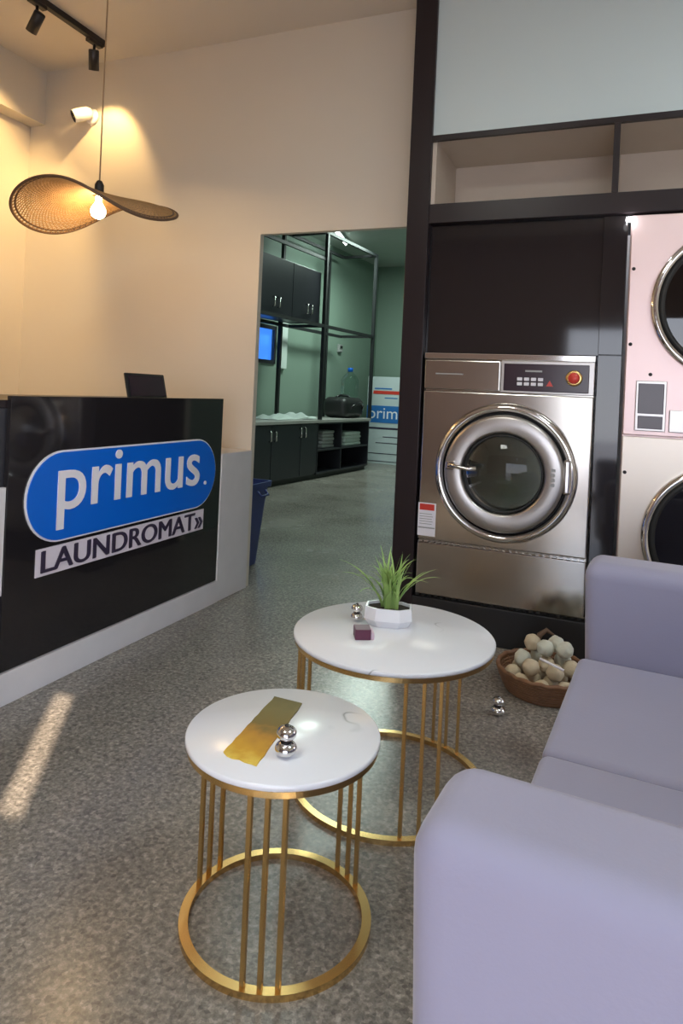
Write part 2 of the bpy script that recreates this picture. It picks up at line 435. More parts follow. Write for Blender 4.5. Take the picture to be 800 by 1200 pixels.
# handle
b = MB(); b.box(-.755, -.715, WY-.085, WY-.06, .815, .855, bev=.006, seg=3)
b.tube([(-.74, WY-.088, .838), (-.69, WY-.092, .83), (-.65, WY-.090, .825), (-.612, WY-.084, .829)], [.012, .010, .009, .012], 10)
b.build('door_handle', 'chrome', dd, OW)
b = MB()
for k in range(4): b.box(-.282, -.264, WY-.068, WY-.061, .775+k*.022, .788+k*.022, bev=.002)
b.build('rating_marks', 'grey', dd, OW)
b = MB(); b.box(-.232, -.198, WY-.05, WY, .74, .90, bev=.012, seg=3); b.build('hinge', 'chrome', w, OW)

# ------------------------------------------------------------------ stacked dryer
OD = (.42, 3.6, .178)
d = thing('stacked_dryer', 'tall steel stacked dryer, painted with a pinkish reflection, with two round dark doors beside the glossy pillar', 'dryer', OD)
b = MB(); b.box(0, .86, 3.26, 4.1, .18, 1.99, bev=.004); b.build('body', 'steel_pink_reflex', d, OD)
b = MB(); b.box(.004, .856, 3.236, 3.262, 1.025, 1.985, bev=.004); b.build('upper_panel', 'steel_pink_reflex', d, OD)
b = MB(); b.box(.004, .856, 3.236, 3.262, .19, 1.018, bev=.004); b.build('lower_panel', 'steel_cream_reflex', d, OD)
for cz in (1.593, .60):
    F2 = frame((.415, 3.236, cz), (1, 0, 0), (0, 0, 1))
    rg = MB().lathe([(.322, 0), (.322, .03), (.312, .04), (.298, .04), (.288, .03), (.286, .0)], 96, F2).build('door', 'chrome', d, OD)
    MB().lathe([(.288, .01), (.286, .035), (.27, .035), (.265, .02)], 96, F2).build('door_seal', 'rubber', rg, OD)
    MB().lathe([(0, .028), (.15, .028), (.27, .022)], 64, F2).build('glass', 'glassdark', rg, OD)
    MB().lathe([(.27, .004), (.2, .003), (0, .003)], 48, F2).build('backing', 'black', rg, OD)
b = MB(); b.box(.05, .172, 3.225, 3.238, 1.045, 1.262, bev=.003); cb_ = b.build('control_box', 'steel_plate', d, OD)
b = MB(); b.box(.06, .162, 3.220, 3.226, 1.12, 1.25, bev=.002); b.build('screen', 'display', cb_, OD)
b = MB(); b.box(.062, .160, 3.219, 3.226, 1.055, 1.11, bev=.002); b.build('label_plate', 'display', cb_, OD)
b = MB(); b.box(.185, .26, 3.225, 3.238, 1.045, 1.14, bev=.003); b.build('coin_slot', 'steel_plate', d, OD)
for x, z in ((.105, 1.29), (.02, 1.75), (.02, 1.42), (.02, .86)):
    MB().lathe([(0, .004), (.006, .004), (.008, 0)], 12, frame((x, 3.236, z), (1, 0, 0), (0, 0, 1))).build('screw', 'rubber', d, OD)
pk = tag(MB().box(-.020, .010, 3.203, 3.2359, 1.955, 1.971, bev=.004, m='led').build('puck_light', 'led'), 'small bright white light at the top left corner of the dryer', 'light')

# ------------------------------------------------------------------ reception counter
OC = (-2.2, 2.5, 0)
c = thing('reception_counter', 'black glossy reception counter with blue oval sign and white kickplate', 'counter', OC)
PX = -1.97
b = MB(); b.box(-2.55, -1.99, 1.55, 3.13, .0, 1.045); b.build('body', 'darkcab', c, OC)
b = MB(); b.box(-2.60, -1.99, 1.55, 3.13, 1.045, 1.075, bev=.003); b.build('countertop', 'brown', c, OC)
b = MB(); b.box(-1.99, PX, 1.765, 3.135, .118, 1.09, bev=.002); pan = b.build('front_panel', 'gloss', c, OC)
b = MB(); b.box(-1.99, -1.962, 1.55, 3.15, .0, .115, bev=.002); b.build('kickplate', 'kick', c, OC)
b = MB(); b.box(-1.99, -1.965, 3.138, 3.456, .0, .795, bev=.003); b.box(-2.5, -1.99, 3.138, 3.456, 0, .795); b.build('end_block', 'kick', c, OC)
b = MB(); b.box(-1.99, -1.972, 1.55, 1.762, .39, .77, bev=.002); b.build('white_side_panel', 'kick', c, OC)
# logo pill
def pill(y0, y1, z0, z1, n=24):
    r = (z1-z0)/2; cz = (z0+z1)/2; P = []
    for k in range(n+1):
        a = PI/2+PI*k/n; P.append((y0+r+r*math.cos(a), cz+r*math.sin(a)))
    for k in range(n+1):
        a = -PI/2+PI*k/n; P.append((y1-r+r*math.cos(a), cz+r*math.sin(a)))
    return P
b = MB(); b.poly([(PX, y, z) for y, z in pill(1.838, 3.075, .537, .885)], .006, (1, 0, 0)); lp = b.build('logo_border', 'white', c, OC)
b = MB(); b.poly([(PX+.006, y, z) for y, z in pill(1.845, 3.068, .544, .878)], .004, (1, 0, 0)); b.build('logo_badge', 'blue', c, OC)
def side_text(name, body, size, y, z, fit, m, parent, x, bold=0., shift=0.):
    return text_mesh(name, body, size, frame((x-OC[0], y-OC[1], z-OC[2]), (0, 1, 0), (0, 0, 1)), m, parent, .002, fit, bold, shift)
side_text('logo_lettering', 'primus', .325, 1.985, .66, .935, 'white', c, PX+.012, .002)
side_text('logo_dot', '.', .13, 2.965, .652, None, 'white', c, PX+.012, .002)
b = MB(); b.box(PX, PX+.004, 1.902, 2.985, .420, .523); b.build('name_strip', 'lav', c, OC)
side_text('strip_lettering', 'LAUNDROMAT\u00bb', .118, 1.925, .432, 1.045, 'ink', c, PX+.006, .0, .005)
# picture frame standing on the counter
OFm = (-2.12, 2.705, 1.0795)
f = thing('picture_frame', 'small dark rectangular frame propped up on the reception counter', 'frame', OFm, 0)
f.rotation_euler = (0, R(-14), 0)
MB().box(-.012, 0, -.145, .145, .0, .125, bev=.004).build('case', 'black', f)
MB().box(.0, .003, -.128, .128, .014, .112).build('screen', 'display', f)
MB().box(-.05, -.012, -.03, .03, .012, .022).build('stand', 'black', f)

# ------------------------------------------------------------------ tables
def side_table(name, label, cx, cy, h, r, rr, groups, step, seed):
    t = thing(name, label, 'table', (cx, cy, 0))
    MB().lathe([(0, h-.014), (r-.003, h-.014), (r, h-.011), (r, h-.003), (r-.003, h), (0, h)], 96).build('tabletop', 'marble', t)
    def flat_ring(z0, z1, ro, ri):
        return MB().lathe([(ro, z0), (ro, z1), (ri, z1), (ri, z0)], 96, smooth=False, closed=True)
    flat_ring(h-.027, h-.0145, r-.004, r-.022).build('top_ring', 'gold', t)
    br = flat_ring(0, .014, rr, rr-.020).build('base_ring', 'gold', t)
    rb = rr-.010
    for g in groups:
        for k in (-1, 0, 1):
            a = R(g+k*step)
            x, y = rb*math.cos(a), rb*math.sin(a)
            MB().box(x-.0045, x+.0045, y-.0045, y+.0045, .014, h-.027).build('bar', 'gold', t)
    return t
side_table('side_table', 'smaller round marble side table with gold bars, nearer the viewer', -.654, 1.345, .411, .211, .208, (170, -71, 60), 10, 1)
side_table('side_table', 'larger round marble side table with gold bars, carrying the potted plant', -.602, 1.954, .446, .298, .290, (185, -55, 66), 10, 2)

# resin strip on the near table
ctr = Vector((-.6935, 1.336, .4115))
P = [Vector(p)-ctr for p in ((-.746, 1.475, .4115), (-.672, 1.474, .4115), (-.636, 1.191, .4115), (-.72, 1.205, .4115))]
# local frame whose Y runs from the amber end to the olive end
b = MB(); edge = []
n = 14
L0, L1 = P[3], P[0]; Q0, Q1 = P[2], P[1]
for k in range(n+1):
    edge.append(L0.lerp(L1, k/n)+Vector((random.uniform(-.0015, .0015), 0, 0)))
for k in range(n+1):
    edge.append(Q1.lerp(Q0, k/n)+Vector((random.uniform(-.0015, .0015), 0, 0)))
for k in range(1, 6):
    edge.append(Q0.lerp(L0, k/6)+Vector((0, random.uniform(-.008, .004), 0)))
b.poly([(p.x, p.y, 0) for p in edge], .003, (0, 0, 1))
ro = b.build('resin_strip', 'runner'); ro.location = (ctr.x, ctr.y, .4112)
tag(ro, 'olive and amber rectangular strip lying across the near marble table', 'strip')

def ball_pair(label, loc, r1=.024, r2=.022, tilt=0):
    t = thing('ball_ornament', label, 'ornament', loc)
    def ball(r, sq, z): 
        pr = [(r*math.sin(PI*k/16), z+r*sq*(1-math.cos(PI*k/16))) for k in range(17)]
        return MB().lathe(pr, 28)
    ball(r1, .68, 0).build('lower_ball', 'chrome', t)
    MB().lathe([(r1*.5, r1*1.31), (r1*.56, r1*1.36), (r1*.5, r1*1.41), (.004, r1*1.36)], 20).build('collar', 'black', t)
    ball(r2, .72, r1*1.36).build('upper_ball', 'chrome', t)
    MB().lathe([(0, r1*1.36+r2*1.44+.004), (r2*.2, r1*1.36+r2*1.44+.002), (r2*.25, r1*1.36+r2*1.40)], 12).build('cap', 'black', t)
    return t
ball_pair('stacked pair of shiny metal balls beside the amber strip on the near table', (-.603, 1.253, .4112), .023, .021)
ball_pair('stacked pair of shiny metal balls on the plant table', (-.737, 1.995, .4462), .019, .018)
ball_pair('stacked pair of small shiny metal balls standing on the floor near the basket', (-.375, 2.546, 0.0003), .026, .022)
# maroon box
mb_ = thing('gift_box', 'tiny maroon box with a pale pink side on the plant table', 'box', (-.668, 1.868, .4464), R(28))
MB().box(-.026, .020, -.024, .024, 0, .030, bev=.002).build('case', 'maroon', mb_)
MB().box(.0202, .030, -.022, .022, 0, .020, bev=.002).build('side_tab', 'pink', mb_)

# potted plant
OP = (-.640, 2.015, .4463)
p = thing('potted_plant', 'spiky green grass plant in a white faceted pot on the larger table', 'plant', OP, R(14))
def pot_shape(z, sx, sy, n=8):
    return [(sx*math.copysign(abs(math.cos(a))**.75, math.cos(a)), sy*math.copysign(abs(math.sin(a))**.75, math.sin(a)), z) for a in [2*PI*(k+.5)/n for k in range(n)]]
b = MB(); rings = [[b.bm.verts.new(v) for v in pot_shape(z, sx, sy)] for z, sx, sy in ((0, .062, .042), (.022, .078, .054), (.058, .074, .050), (.058, .068, .045), (.045, .066, .043))]
b.bm.faces.new(rings[0][::-1])
for A, B in zip(rings, rings[1:]):
    for k in range(8): b.bm.faces.new((A[k], A[(k+1) % 8], B[(k+1) % 8], B[k]))
pot = b.build('pot', 'ceramic', p)
b = MB(); v = [b.bm.verts.new(q) for q in pot_shape(.050, .0675, .0445)]; b.bm.faces.new(v); b.build('soil', 'soil', p)
def blade(b, base, az, length, bend, width, el0=84):
    d_ = Vector((math.cos(az), math.sin(az), 0)); s_ = Vector((-math.sin(az), math.cos(az), 0))
    pts = []; pos = Vector(base); el = R(el0)
    n = 9; prev = None
    for k in range(n+1):
        t = k/n
        w_ = width*(1-t**2.2)*.5+.0004
        c_ = pos
        A = b.bm.verts.new(c_+s_*w_+Vector((0, 0, w_*.5))); Bv = b.bm.verts.new(c_); Cv = b.bm.verts.new(c_-s_*w_+Vector((0, 0, w_*.5)))
        if prev:
            for q in ((prev[0], prev[1], Bv, A), (prev[1], prev[2], Cv, Bv)):
                f_ = b.bm.faces.new(q); f_.smooth = True
        prev = (A, Bv, Cv)
        pos = pos + (d_*math.cos(el)+Vector((0, 0, 1))*math.sin(el))*length/n
        el -= bend/n*(.5+t)
for k in range(44):
    az = k*2.39996+random.uniform(-.3, .3)
    q = (k/44)
    ln = random.uniform(.12, .185)*(1.12 if q < .5 else 1.0)
    bd = R(20+100*q+random.uniform(-12, 12))
    b = MB(); blade(b, (random.uniform(-.02, .02)+.005, random.uniform(-.015, .015), .048), az, ln, bd, random.uniform(.008, .013))
    b.build('leaf', 'leaf', p)
for az, ln, bd in ((R(190), .21, R(62)), (R(205), .19, R(80)), (R(170), .17, R(55)), (R(10), .18, R(60)), (R(-15), .19, R(78)), (R(25), .15, R(50)), (R(235), .15, R(110)), (R(300), .14, R(110))):
    b = MB(); blade(b, (-.02*(1 if az > 1 else -1), 0, .05), az, ln, bd, .012, 66); b.build('leaf', 'leaf', p)

# ------------------------------------------------------------------ sofa
so = thing('sofa', 'lavender grey velvet sofa with rounded arms in the right foreground', 'sofa', (-.157, .8, 0), R(-3.8))
def rb(x0, x1, y0, y1, z0, z1, r, seg=6): return MB().box(x0, x1, y0, y1, z0, z1, bev=r, seg=seg)
def soft(mb, name, par=so):
    o = mb.build(name, 'velvet', par)
    for q in o.data.polygons: q.use_smooth = True
    return o
def arm(x0, x1, y0, y1, z1, rt_):
    # side profile with a rounded front-top corner, soft crest
    b = bmesh.new()
    bmesh.ops.create_cube(b, size=1)
    for v in b.verts: v.co = Vector(((x0+x1)/2+v.co.x*(x1-x0), (y0+y1)/2+v.co.y*(y1-y0), (.09+z1)/2+v.co.z*(z1-.09)))
    fe = [e for e in b.edges if abs((e.verts[0].co.x+e.verts[1].co.x)/2-x0) < 1e-5 and abs((e.verts[0].co.z+e.verts[1].co.z)/2-z1) < 1e-5 and abs(e.verts[0].co.x-e.verts[1].co.x) < 1e-5]
    bmesh.ops.bevel(b, geom=fe, offset=.045, segments=6, profile=.5, affect='EDGES')
    ce = [e for e in b.edges if len(e.link_faces) == 2 and e.calc_face_angle(0) > .5]
    bmesh.ops.bevel(b, geom=ce, offset=rt_, segments=6, profile=.55, affect='EDGES', clamp_overlap=True)
    for v in b.verts:
        if v.co.x < x0+.2: v.co.x += (z1-v.co.z)*.04
    m_ = MB(); m_.merge(b); return m_
soft(arm(-.024, .80, -.125, .040, .721, .042), 'armrest')
soft(arm(-.012, .80, 1.275, 1.445, .702, .045), 'armrest')
soft(rb(.60, .82, .03, 1.285, .12, .84, .05), 'backrest')
soft(rb(.02, .80, .03, 1.285, .12, .30, .02), 'base')
for y0, y1 in ((.045, .672), (.675, 1.272)):
    o = soft(rb(-.014, .60, y0, y1, .295, .436, .022), 'seat_cushion')
for x, y in ((.06, -.08), (.74, -.08), (.06, 1.38), (.74, 1.38)):
    MB().lathe([(0, 0), (.014, 0), (.022, .095), (0, .095)], 16, Matrix.Translation((x, y, 0))).build('leg', 'wood', so)

# ------------------------------------------------------------------ basket with balls
BC = Vector((-.238, 2.852, 0))
bk = thing('wicker_basket', 'low round brown wicker basket full of balls on the floor by the black plinth', 'basket', BC)
RB, RT, HB = .145, .188, .082
for lv in range(8):
    z = .006+lv*.0105; rad = RB+(RT-RB)*(z/HB)**.7
    pts = [(( rad+.0045*math.sin(13*a*2*PI/104*4+lv*PI))*math.cos(a*2*PI/104), (rad+.0045*math.sin(13*a*2*PI/104*4+lv*PI))*math.sin(a*2*PI/104), z) for a in range(104)]
    MB().tube(pts, .0062, 6, closed=True).build('woven_band', 'wicker', bk)
b = MB()
for k in range(26):
    a = 2*PI*k/26
    b.tube([(r_*math.cos(a), r_*math.sin(a), z) for r_, z in ((RB, .003), (RB+.02, .03), (RT, HB+.006))], .004, 6)
b.build('stakes', 'wicker', bk)
MB().lathe([(0, .002), (RB, .002), (RB, .008), (0, .008)], 40).build('base', 'wicker', bk)
pts = [(RT*math.cos(a*2*PI/60), RT*math.sin(a*2*PI/60), HB+.008+.003*math.sin(a*2)) for a in range(60)]
MB().tube(pts, .009, 8, closed=True).build('rim', 'wicker', bk)
def ball_mesh(mb, r):
    b = bmesh.new(); bmesh.ops.create_icosphere(b, subdivisions=3, radius=r)
    for v in b.verts:
        n_ = v.co.normalized(); a = math.atan2(n_.y, n_.x)
        v.co *= 1+.035*math.sin(6*a)*math.sqrt(max(0, 1-n_.z**2))+.03*math.sin(9*n_.z+3*n_.x)
        if n_.z > .93: v.co *= 1.10
    for f_ in b.faces: f_.smooth = True
    mb.merge(b); return mb
rb_ = .033
rnd = random.Random(11)
spots = []
for (ring, n_, z_) in ((.128, 9, .055), (.055, 4, .046), (.095, 6, .108), (.0, 1, .105)):
    for k in range(n_): spots.append([ring*math.cos(k*2*PI/n_+z_*9), ring*math.sin(k*2*PI/n_+z_*9), z_])
top = [[-.062, .05, .165], [.03, .062, .168], [.070, .0, .165], [-.005, -.012, .170]]
pts_ = [Vector(q) for q in spots+top]
for it in range(400):          # push the balls apart until they only touch
    for i in range(len(pts_)):
        for j in range(i):
            dv = pts_[i]-pts_[j]; dl = dv.length
            if dl < 2.14*rb_:
                sh_ = dv.normalized()*(2.14*rb_-dl)*.5; pts_[i] += sh_; pts_[j] -= sh_
    for q in pts_:
        rad = math.hypot(q.x, q.y); lim = (RB+.012 if q.z < .09 else RT)-rb_*.75
        if rad > lim: q.x *= lim/rad; q.y *= lim/rad
        q.z = max(q.z, .046)
spots = [tuple(q) for q in pts_[:len(spots)]]; top = [tuple(q) for q in pts_[len(spots):]]
print('ball tops', [round(q.z, 3) for q in pts_])
proto = {}
for i, (x, y, z) in enumerate(spots+top):
    pale = i in (13, 14, 15) or i >= len(spots)+1
    key = 'paleball' if pale else 'tanball'
    if key not in proto:
        o = ball_mesh(MB(), rb_).build('decor_ball', key); proto[key] = o
    else:
        o = proto[key].copy(); COL.objects.link(o)
    o.location = BC+Vector((x, y, z)); o.rotation_euler = (random.uniform(0, 3), random.uniform(0, 3), random.uniform(0, 6))
    if pale: tag(o, 'pale greenish white knobbly ball heaped in the wicker basket', 'ball', 'pale balls in the basket')
    else: tag(o, 'beige tan knobbly ball heaped in the wicker basket', 'ball', 'beige balls in the basket')
st_ = MB().tube([(-.015, -.118, .165), (.02, -.133, .160), (.075, -.138, .144)], .005, 8).build('stick', 'white'); st_.location = BC
tag(st_, 'short white stick lying on top of the balls in the basket', 'stick')
pd = MB().tube([(-.05, .085, .135), (-.04, .10, .185), (-.015, .11, .205), (.02, .115, .185)], [.006, .012, .010, .004], 8).build('seed_pod', 'rattan_rim'); pd.location = BC
tag(pd, 'dark curled dried pod at the back of the ball heap', 'pod')

# ------------------------------------------------------------------ pendant lamp
PC = Vector((-2.39, 2.6, 2.0))
e2 = Vector((2.39, -2.6, 0)).normalized(); e1 = Vector((2.6, 2.39, 0)).normalized()
pl = thing('pendant_lamp', 'twisted woven rattan hat-shaped pendant lamp glowing warm above the counter', 'pendant lamp', PC)
RS = .378
def surf(u, v):     # u radius 0..1, v angle
    x = RS*u*math.cos(v); y = RS*.947*u*math.sin(v)
    sl = -.056-.38*math.tanh(x/.229)
    z = -.009+.084*x-.07*x*x + y*sl + .065*(1-u*u)
    return e1*(x-.005)+e2*y+Vector((0, 0, z))
def strands(name, du, m, nst, rad, u0=.07):
    b = MB()
    for k in range(nst):
        v0 = 2*PI*k/nst
        for sg in (1, -1):
            pts = [surf(u0+(1-u0)*t/12, v0+sg*du*(t/12)) for t in range(13)]
            b.tube(pts, rad, 4, caps=False)
    return b.build(name, m, pl)
shade = strands('lamp_shade', 1.5, 'rattan', 84, .0030)
b = MB()
for q in range(1, 17):
    u = .07+.93*q/17
    n_ = 72
    b.tube([surf(u, 2*PI*k/n_) for k in range(n_)], .0022, 4, closed=True)
b.build('hoops', 'rattan', shade)
b = MB()
b.tube([surf(1, 2*PI*k/96) for k in range(96)], .007, 8, closed=True)
b.tube([surf(.95, 2*PI*k/96) for k in range(96)], .005, 8, closed=True)
b.build('rim', 'rattan_rim', pl)
MB().tube([(0, 0, .12), (0, 0, CZ-.012-PC.z)], .0035, 8).build('cord', 'cord', pl)
MB().lathe([(0, CZ-.038-PC.z), (.045, CZ-.038-PC.z), (.05, CZ-.013-PC.z), (0, CZ-.013-PC.z)], 24).build('ceiling_rose', 'black', pl)
MB().lathe([(0, .125), (.012, .125), (.022, .105), (.022, .05), (0, .05)], 20).build('lamp_holder', 'black', pl)
MB().lathe([(.014, .05), (.016, .02), (.033, -.008), (.037, -.025), (.030, -.045), (.014, -.057), (0, -.06)], 24).build('bulb', 'bulb', pl)

# ------------------------------------------------------------------ ceiling track with spots
TX = -3.0
tk = thing('ceiling_track', 'thin black lighting track fixed to the ceiling at upper left', 'track', (TX, 1.2, CZ))
MB().box(-.017, .017, -2.4, 2.05, -.035, 0, bev=.002).build('rail', 'black', tk)
def spot(y, aim, label, energy):
    o = thing('spotlight', label, 'spotlight', (TX, y, CZ-.0355))
    MB().box(-.018, .018, -.055, .055, -.022, 0, bev=.004).build('adapter', 'black', o)
    MB().tube([(0, 0, -.022), (0, 0, -.075)], .008, 8).build('stem', 'black', o)
    a = Vector(aim).normalized()
    q = a.to_track_quat('Z', 'Y').to_matrix().to_4x4(); q.translation = Vector((0, 0, -.10))
    hd = MB().lathe([(0, -.045), (.026, -.045), (.030, -.04), (.030, .068), (.026, .068), (.024, .05), (0, .05)], 28, q).build('head', 'black', o)
    MB().lathe([(0, .051), (.022, .051), (.022, .054), (0, .054)], 20, q).build('lens', 'bulb', hd)
    l = bpy.data.lights.new('spot_lamp', 'SPOT'); l.energy = energy; l.color = (1, .64, .25); l.spot_size = R(96); l.spot_blend = .5; l.shadow_soft_size = .02
    lo = bpy.data.objects.new('spot_lamp', l); COL.objects.link(lo)
    lo.location = Vector((TX, y, CZ-.0355-.10))+a*.075; lo.rotation_euler = a.to_track_quat('-Z', 'Y').to_euler()
    return o
spot(2.74, (-.75, .12, -.85), 'black track spotlight nearer the picture edge, tilted toward the left wall', 62)
spot(3.17, (-.32, .42, -1), 'black track spotlight at the end of the track near the corner', 20)
spot(1.5, (-.5, .3, -1), 'added unseen black track spotlight halfway along the track, above the near end of the counter', 30)  # out-of-view head, added to lift the room light
spot(.3, (-.5, .3, -1), 'added unseen black track spotlight at the shopfront half of the track', 30)  # also out of view, added for more light from the track

# ------------------------------------------------------------------ CCTV camera
CC = Vector((-3.255, 3.458, 2.865))
cc = thing('security_camera', 'small white security camera with black lens on the back wall', 'camera', CC)
MB().lathe([(0, 0), (.05, 0), (.05, .014), (.04, .02), (0, .02)], 28, frame((0, 0, 0), (1, 0, 0), (0, 0, 1))).build('mount', 'ceramic', cc)
MB().tube([(0, -.02, 0), (-.01, -.06, -.01)], .014, 10).build('arm', 'ceramic', cc)
a = Vector((-.55, -.75, -.45)).normalized(); q = a.to_track_quat('Z', 'Y').to_matrix().to_4x4(); q.translation = Vector((-.012, -.085, -.012))
MB().lathe([(0, -.07), (.025, -.062), (.04, -.04), (.042, 0), (.042, .055), (.038, .06)], 28, q).build('housing', 'ceramic', cc)
MB().lathe([(.038, .058), (.030, .05), (0, .05)], 28, q).build('face', 'black', cc)
MB().lathe([(.014, .05), (.012, .056), (0, .06)], 20, q).build('lens', 'gloss', cc)

# ------------------------------------------------------------------ back room (slightly turned)
AF = R(4.63); FO = Vector((-3.768, 6.756, 0))
dY = Vector((math.sin(AF), math.cos(AF), 0)); dX = Vector((math.cos(AF), -math.sin(AF), 0))
def FW(x, y, z): return FO+dX*x+dY*y+Vector((0, 0, z))
FM = Matrix(((dX.x, dY.x, 0, FO.x), (dX.y, dY.y, 0, FO.y), (0, 0, 1, 0), (0, 0, 0, 1)))
ls = MB()
wy0, wy1, wz0, wz1 = .97, 1.39, 1.52, 1.97
ls.box(-.87, -.75, -3.1, wy0, 0, 3.5, mtx=FM); ls.box(-.87, -.75, wy1, 5.1, 0, 3.5, mtx=FM)
ls.box(-.87, -.75, wy0, wy1, 0, wz0, mtx=FM); ls.box(-.87, -.75, wy0, wy1, wz1, 3.5, mtx=FM)
struct('wall_back_room_left', ls, 'green')
sbox('wall_back_room_end', 'green', -5.0, -.8, 11.55, 11.7, 0, 3.5)
sbox('wall_back_room_right', 'green', -.9, -.8, 4.3, 11.55, 0, 3.5)
sbox('ceiling_back_room', 'farceil', -5.4, -.8, 3.50, 11.7, 3.42, 3.5)
wn = MB()
for z0, z1 in ((wz0-.03, wz0+.02), (wz1-.02, wz1+.03)): wn.box(-.76, -.73, wy0-.03, wy1+.03, z0, z1, mtx=FM)
for y0, y1 in ((wy0-.03, wy0+.02), (wy1-.02, wy1+.03)): wn.box(-.76, -.73, y0, y1, wz0-.03, wz1+.03, mtx=FM)
w2 = struct('window_2', wn, 'darkcab')
MB().box(-.80, -.79, wy0+.0, wy1-.0, wz0, wz1, mtx=FM).build('window_pane', 'sky', w2)
struct('trim_6', MB().box(-.749, -.70, 1.52, 1.66, 1.44, 2.08, mtx=FM), 'cloth')

def fthing(name, label, cat, x, y, z, group=None):
    o = thing(name, label, cat, FW(x, y, z), -AF, group); return o
# base cabinets: the closed one and the open shelf one
def handle_pair(parent, y, z, x=.001):
    for s_ in (-1, 1):
        yy = y+s_*.055
        MB().tube([(x, yy, z-.06), (x+.03, yy, z-.05), (x+.03, yy, z+.05), (x, yy, z+.06)], .009, 8).build('handle', 'chrome', parent)
bc = fthing('base_cabinet', 'dark base cabinet with closed doors and chrome handles in back room', 'cabinet', 0, 0, 0)
MB().box(-.60, -.02, -1.25, 1.37, .06, .735).build('body', 'darkcab', bc)
MB().box(-.56, -.05, -1.25, 1.37, 0, .06).build('plinth', 'black', bc)
for y0, y1 in ((-1.25, -.6), (-.595, .27), (.275, .94), (.945, 1.365)):
    dr_ = MB().box(-.02, 0, y0+.004, y1-.004, .08, .725, bev=.003).build('door', 'darkcab', bc)
handle_pair(bc, -.595, .6); handle_pair(bc, .275, .6); handle_pair(bc, .96, .62)
oc = fthing('open_cabinet', 'dark open-fronted base cabinet with cubbies at the far end of worktop', 'cabinet', 0, 1.375, 0)
b = MB()
for y0, y1 in ((0, .02), (.68, .70), (1.575, 1.595)): MB().box(-.6, 0, y0, y1, .06, .735).build('side_panel', 'darkcab', oc)
b = MB()
for z0 in (.06, .36, .715): b.box(-.6, -.002, .02, .68, z0, z0+.02); b.box(-.6, -.002, .70, 1.575, z0, z0+.02)
b.build('shelf', 'darkcab', oc)
MB().box(-.6, -.58, .02, 1.575, .08, .715).build('back_panel', 'black', oc)
MB().box(-.56, -.05, 0, 1.595, 0, .06).build('plinth', 'black', oc)
wt = MB().box(-.62, .02, -1.25, 2.99, .7355, .775, bev=.004).build('worktop', 'counter_top'); wt.location = FO; wt.rotation_euler = (0, 0, -AF)
tag(wt, 'long pale grey worktop running over the dark base cabinets', 'worktop')
# rack frame standing on the worktop
rk = fthing('metal_rack', 'tall black square-tube metal rack frame standing over the worktop', 'rack', 0, 0, .7755)
zt = 3.25-.7755; zm = 1.985-.7755; r_ = .022
for x, y in ((0, 1.41), (0, 2.96), (-.55, 1.22), (-.55, 2.50), (-.55, -.9), (-.05, -.9), (-.55, .30)):
    MB().box(x-r_, x+r_, y-r_, y+r_, 0, zt).build('post', 'blackmetal', rk)
for z in (zt-.04, zm):
    for x in (0, -.55): MB().box(x-r_*.9, x+r_*.9, -.9, 2.96, z, z+.04).build('rail', 'blackmetal', rk)
    for y in (1.41, 2.96, -.9): MB().box(-.55, 0, y-r_*.9, y+r_*.9, z+.001, z+.039).build('cross_bar', 'blackmetal', rk)
MB().box(-.03, .0, -.9, 1.41, 2.86-.7755, 2.90-.7755).build('rail', 'blackmetal', rk)
# wall cabinet hung in the rack
wc = fthing('wall_cabinet', 'dark two-door wall cabinet with chrome handles hung in the metal rack', 'cabinet', -.06, 0, 2.028)
MB().box(-.42, 0, -.85, 1.36, 0, .67).build('body', 'darkcab', wc)
for y0, y1 in ((-.85, -.11), (-.105, .66), (.665, 1.355)):
    MB().box(0, .02, y0+.003, y1-.003, .004, .666, bev=.003).build('door', 'darkcab', wc)
handle_pair(wc, .285, .14, .021); handle_pair(wc, 1.05, .15, .021)

# things on the worktop
cl = thing('folded_cloth', 'crumpled pale cloth lying on the near part of worktop', 'cloth', FW(-.30, 1.05, .7765), -AF)
b = MB(); g = bmesh.new(); bmesh.ops.create_grid(g, x_segments=16, y_segments=30, size=1)
for v in g.verts:
    x, y = v.co.x, v.co.y
    e_ = max(0, 1-max(abs(x), abs(y))**4)
    v.co = Vector((x*.2, y*.52, .002+e_*(.035+.03*math.sin(9*y+3*x)*math.cos(5*x)+.035*math.exp(-((y-.5)**2)*8))))
for f_ in g.faces: f_.smooth = True
b.merge(g); cm = b.build('sheet', 'cloth', cl); md = cm.modifiers.new('solid', 'SOLIDIFY'); md.thickness = .004; md.offset = 1
bg = thing('black_bag', 'black glossy rounded bag on the far end of worktop', 'bag', FW(-.26, 2.62, .7762), -AF)
o = MB().box(-.2, .2, -.34, .3, 0, .30, bev=.10, seg=5).build('body', 'black', bg)
for q in o.data.polygons: q.use_smooth = True
MB().tube([(.19, -.2, .14), (.235, -.12, .20), (.24, .05, .22), (.235, .16, .18), (.19, .22, .12)], .016, 8).build('handle', 'gloss', bg)
MB().tube([(-.02, -.24, .29), (-.02, -.1, .325), (-.02, .1, .325), (-.02, .22, .29)], .02, 8).build('strap', 'gloss', bg)
bt = thing('water_bottle', 'large clear water bottle standing behind the black bag', 'bottle', FW(-.48, 3.22, 0), -AF)
MB().lathe([(0, .003), (.15, .003), (.16, .02), (.16, .76), (.15, .78), (0, .78)], 32).build('stand', 'grey', bt)
MB().lathe([(0, .781), (.13, .781), (.14, .80), (.14, 1.06), (.125, 1.08), (.14, 1.10), (.14, 1.34), (.09, 1.42), (.04, 1.46), (.04, 1.52), (0, 1.52)], 32).build('bottle', 'bottle', bt)
MB().lathe([(.0415, 1.475), (.043, 1.475), (.043, 1.535), (0, 1.535)], 20).build('cap', 'blue', bt)
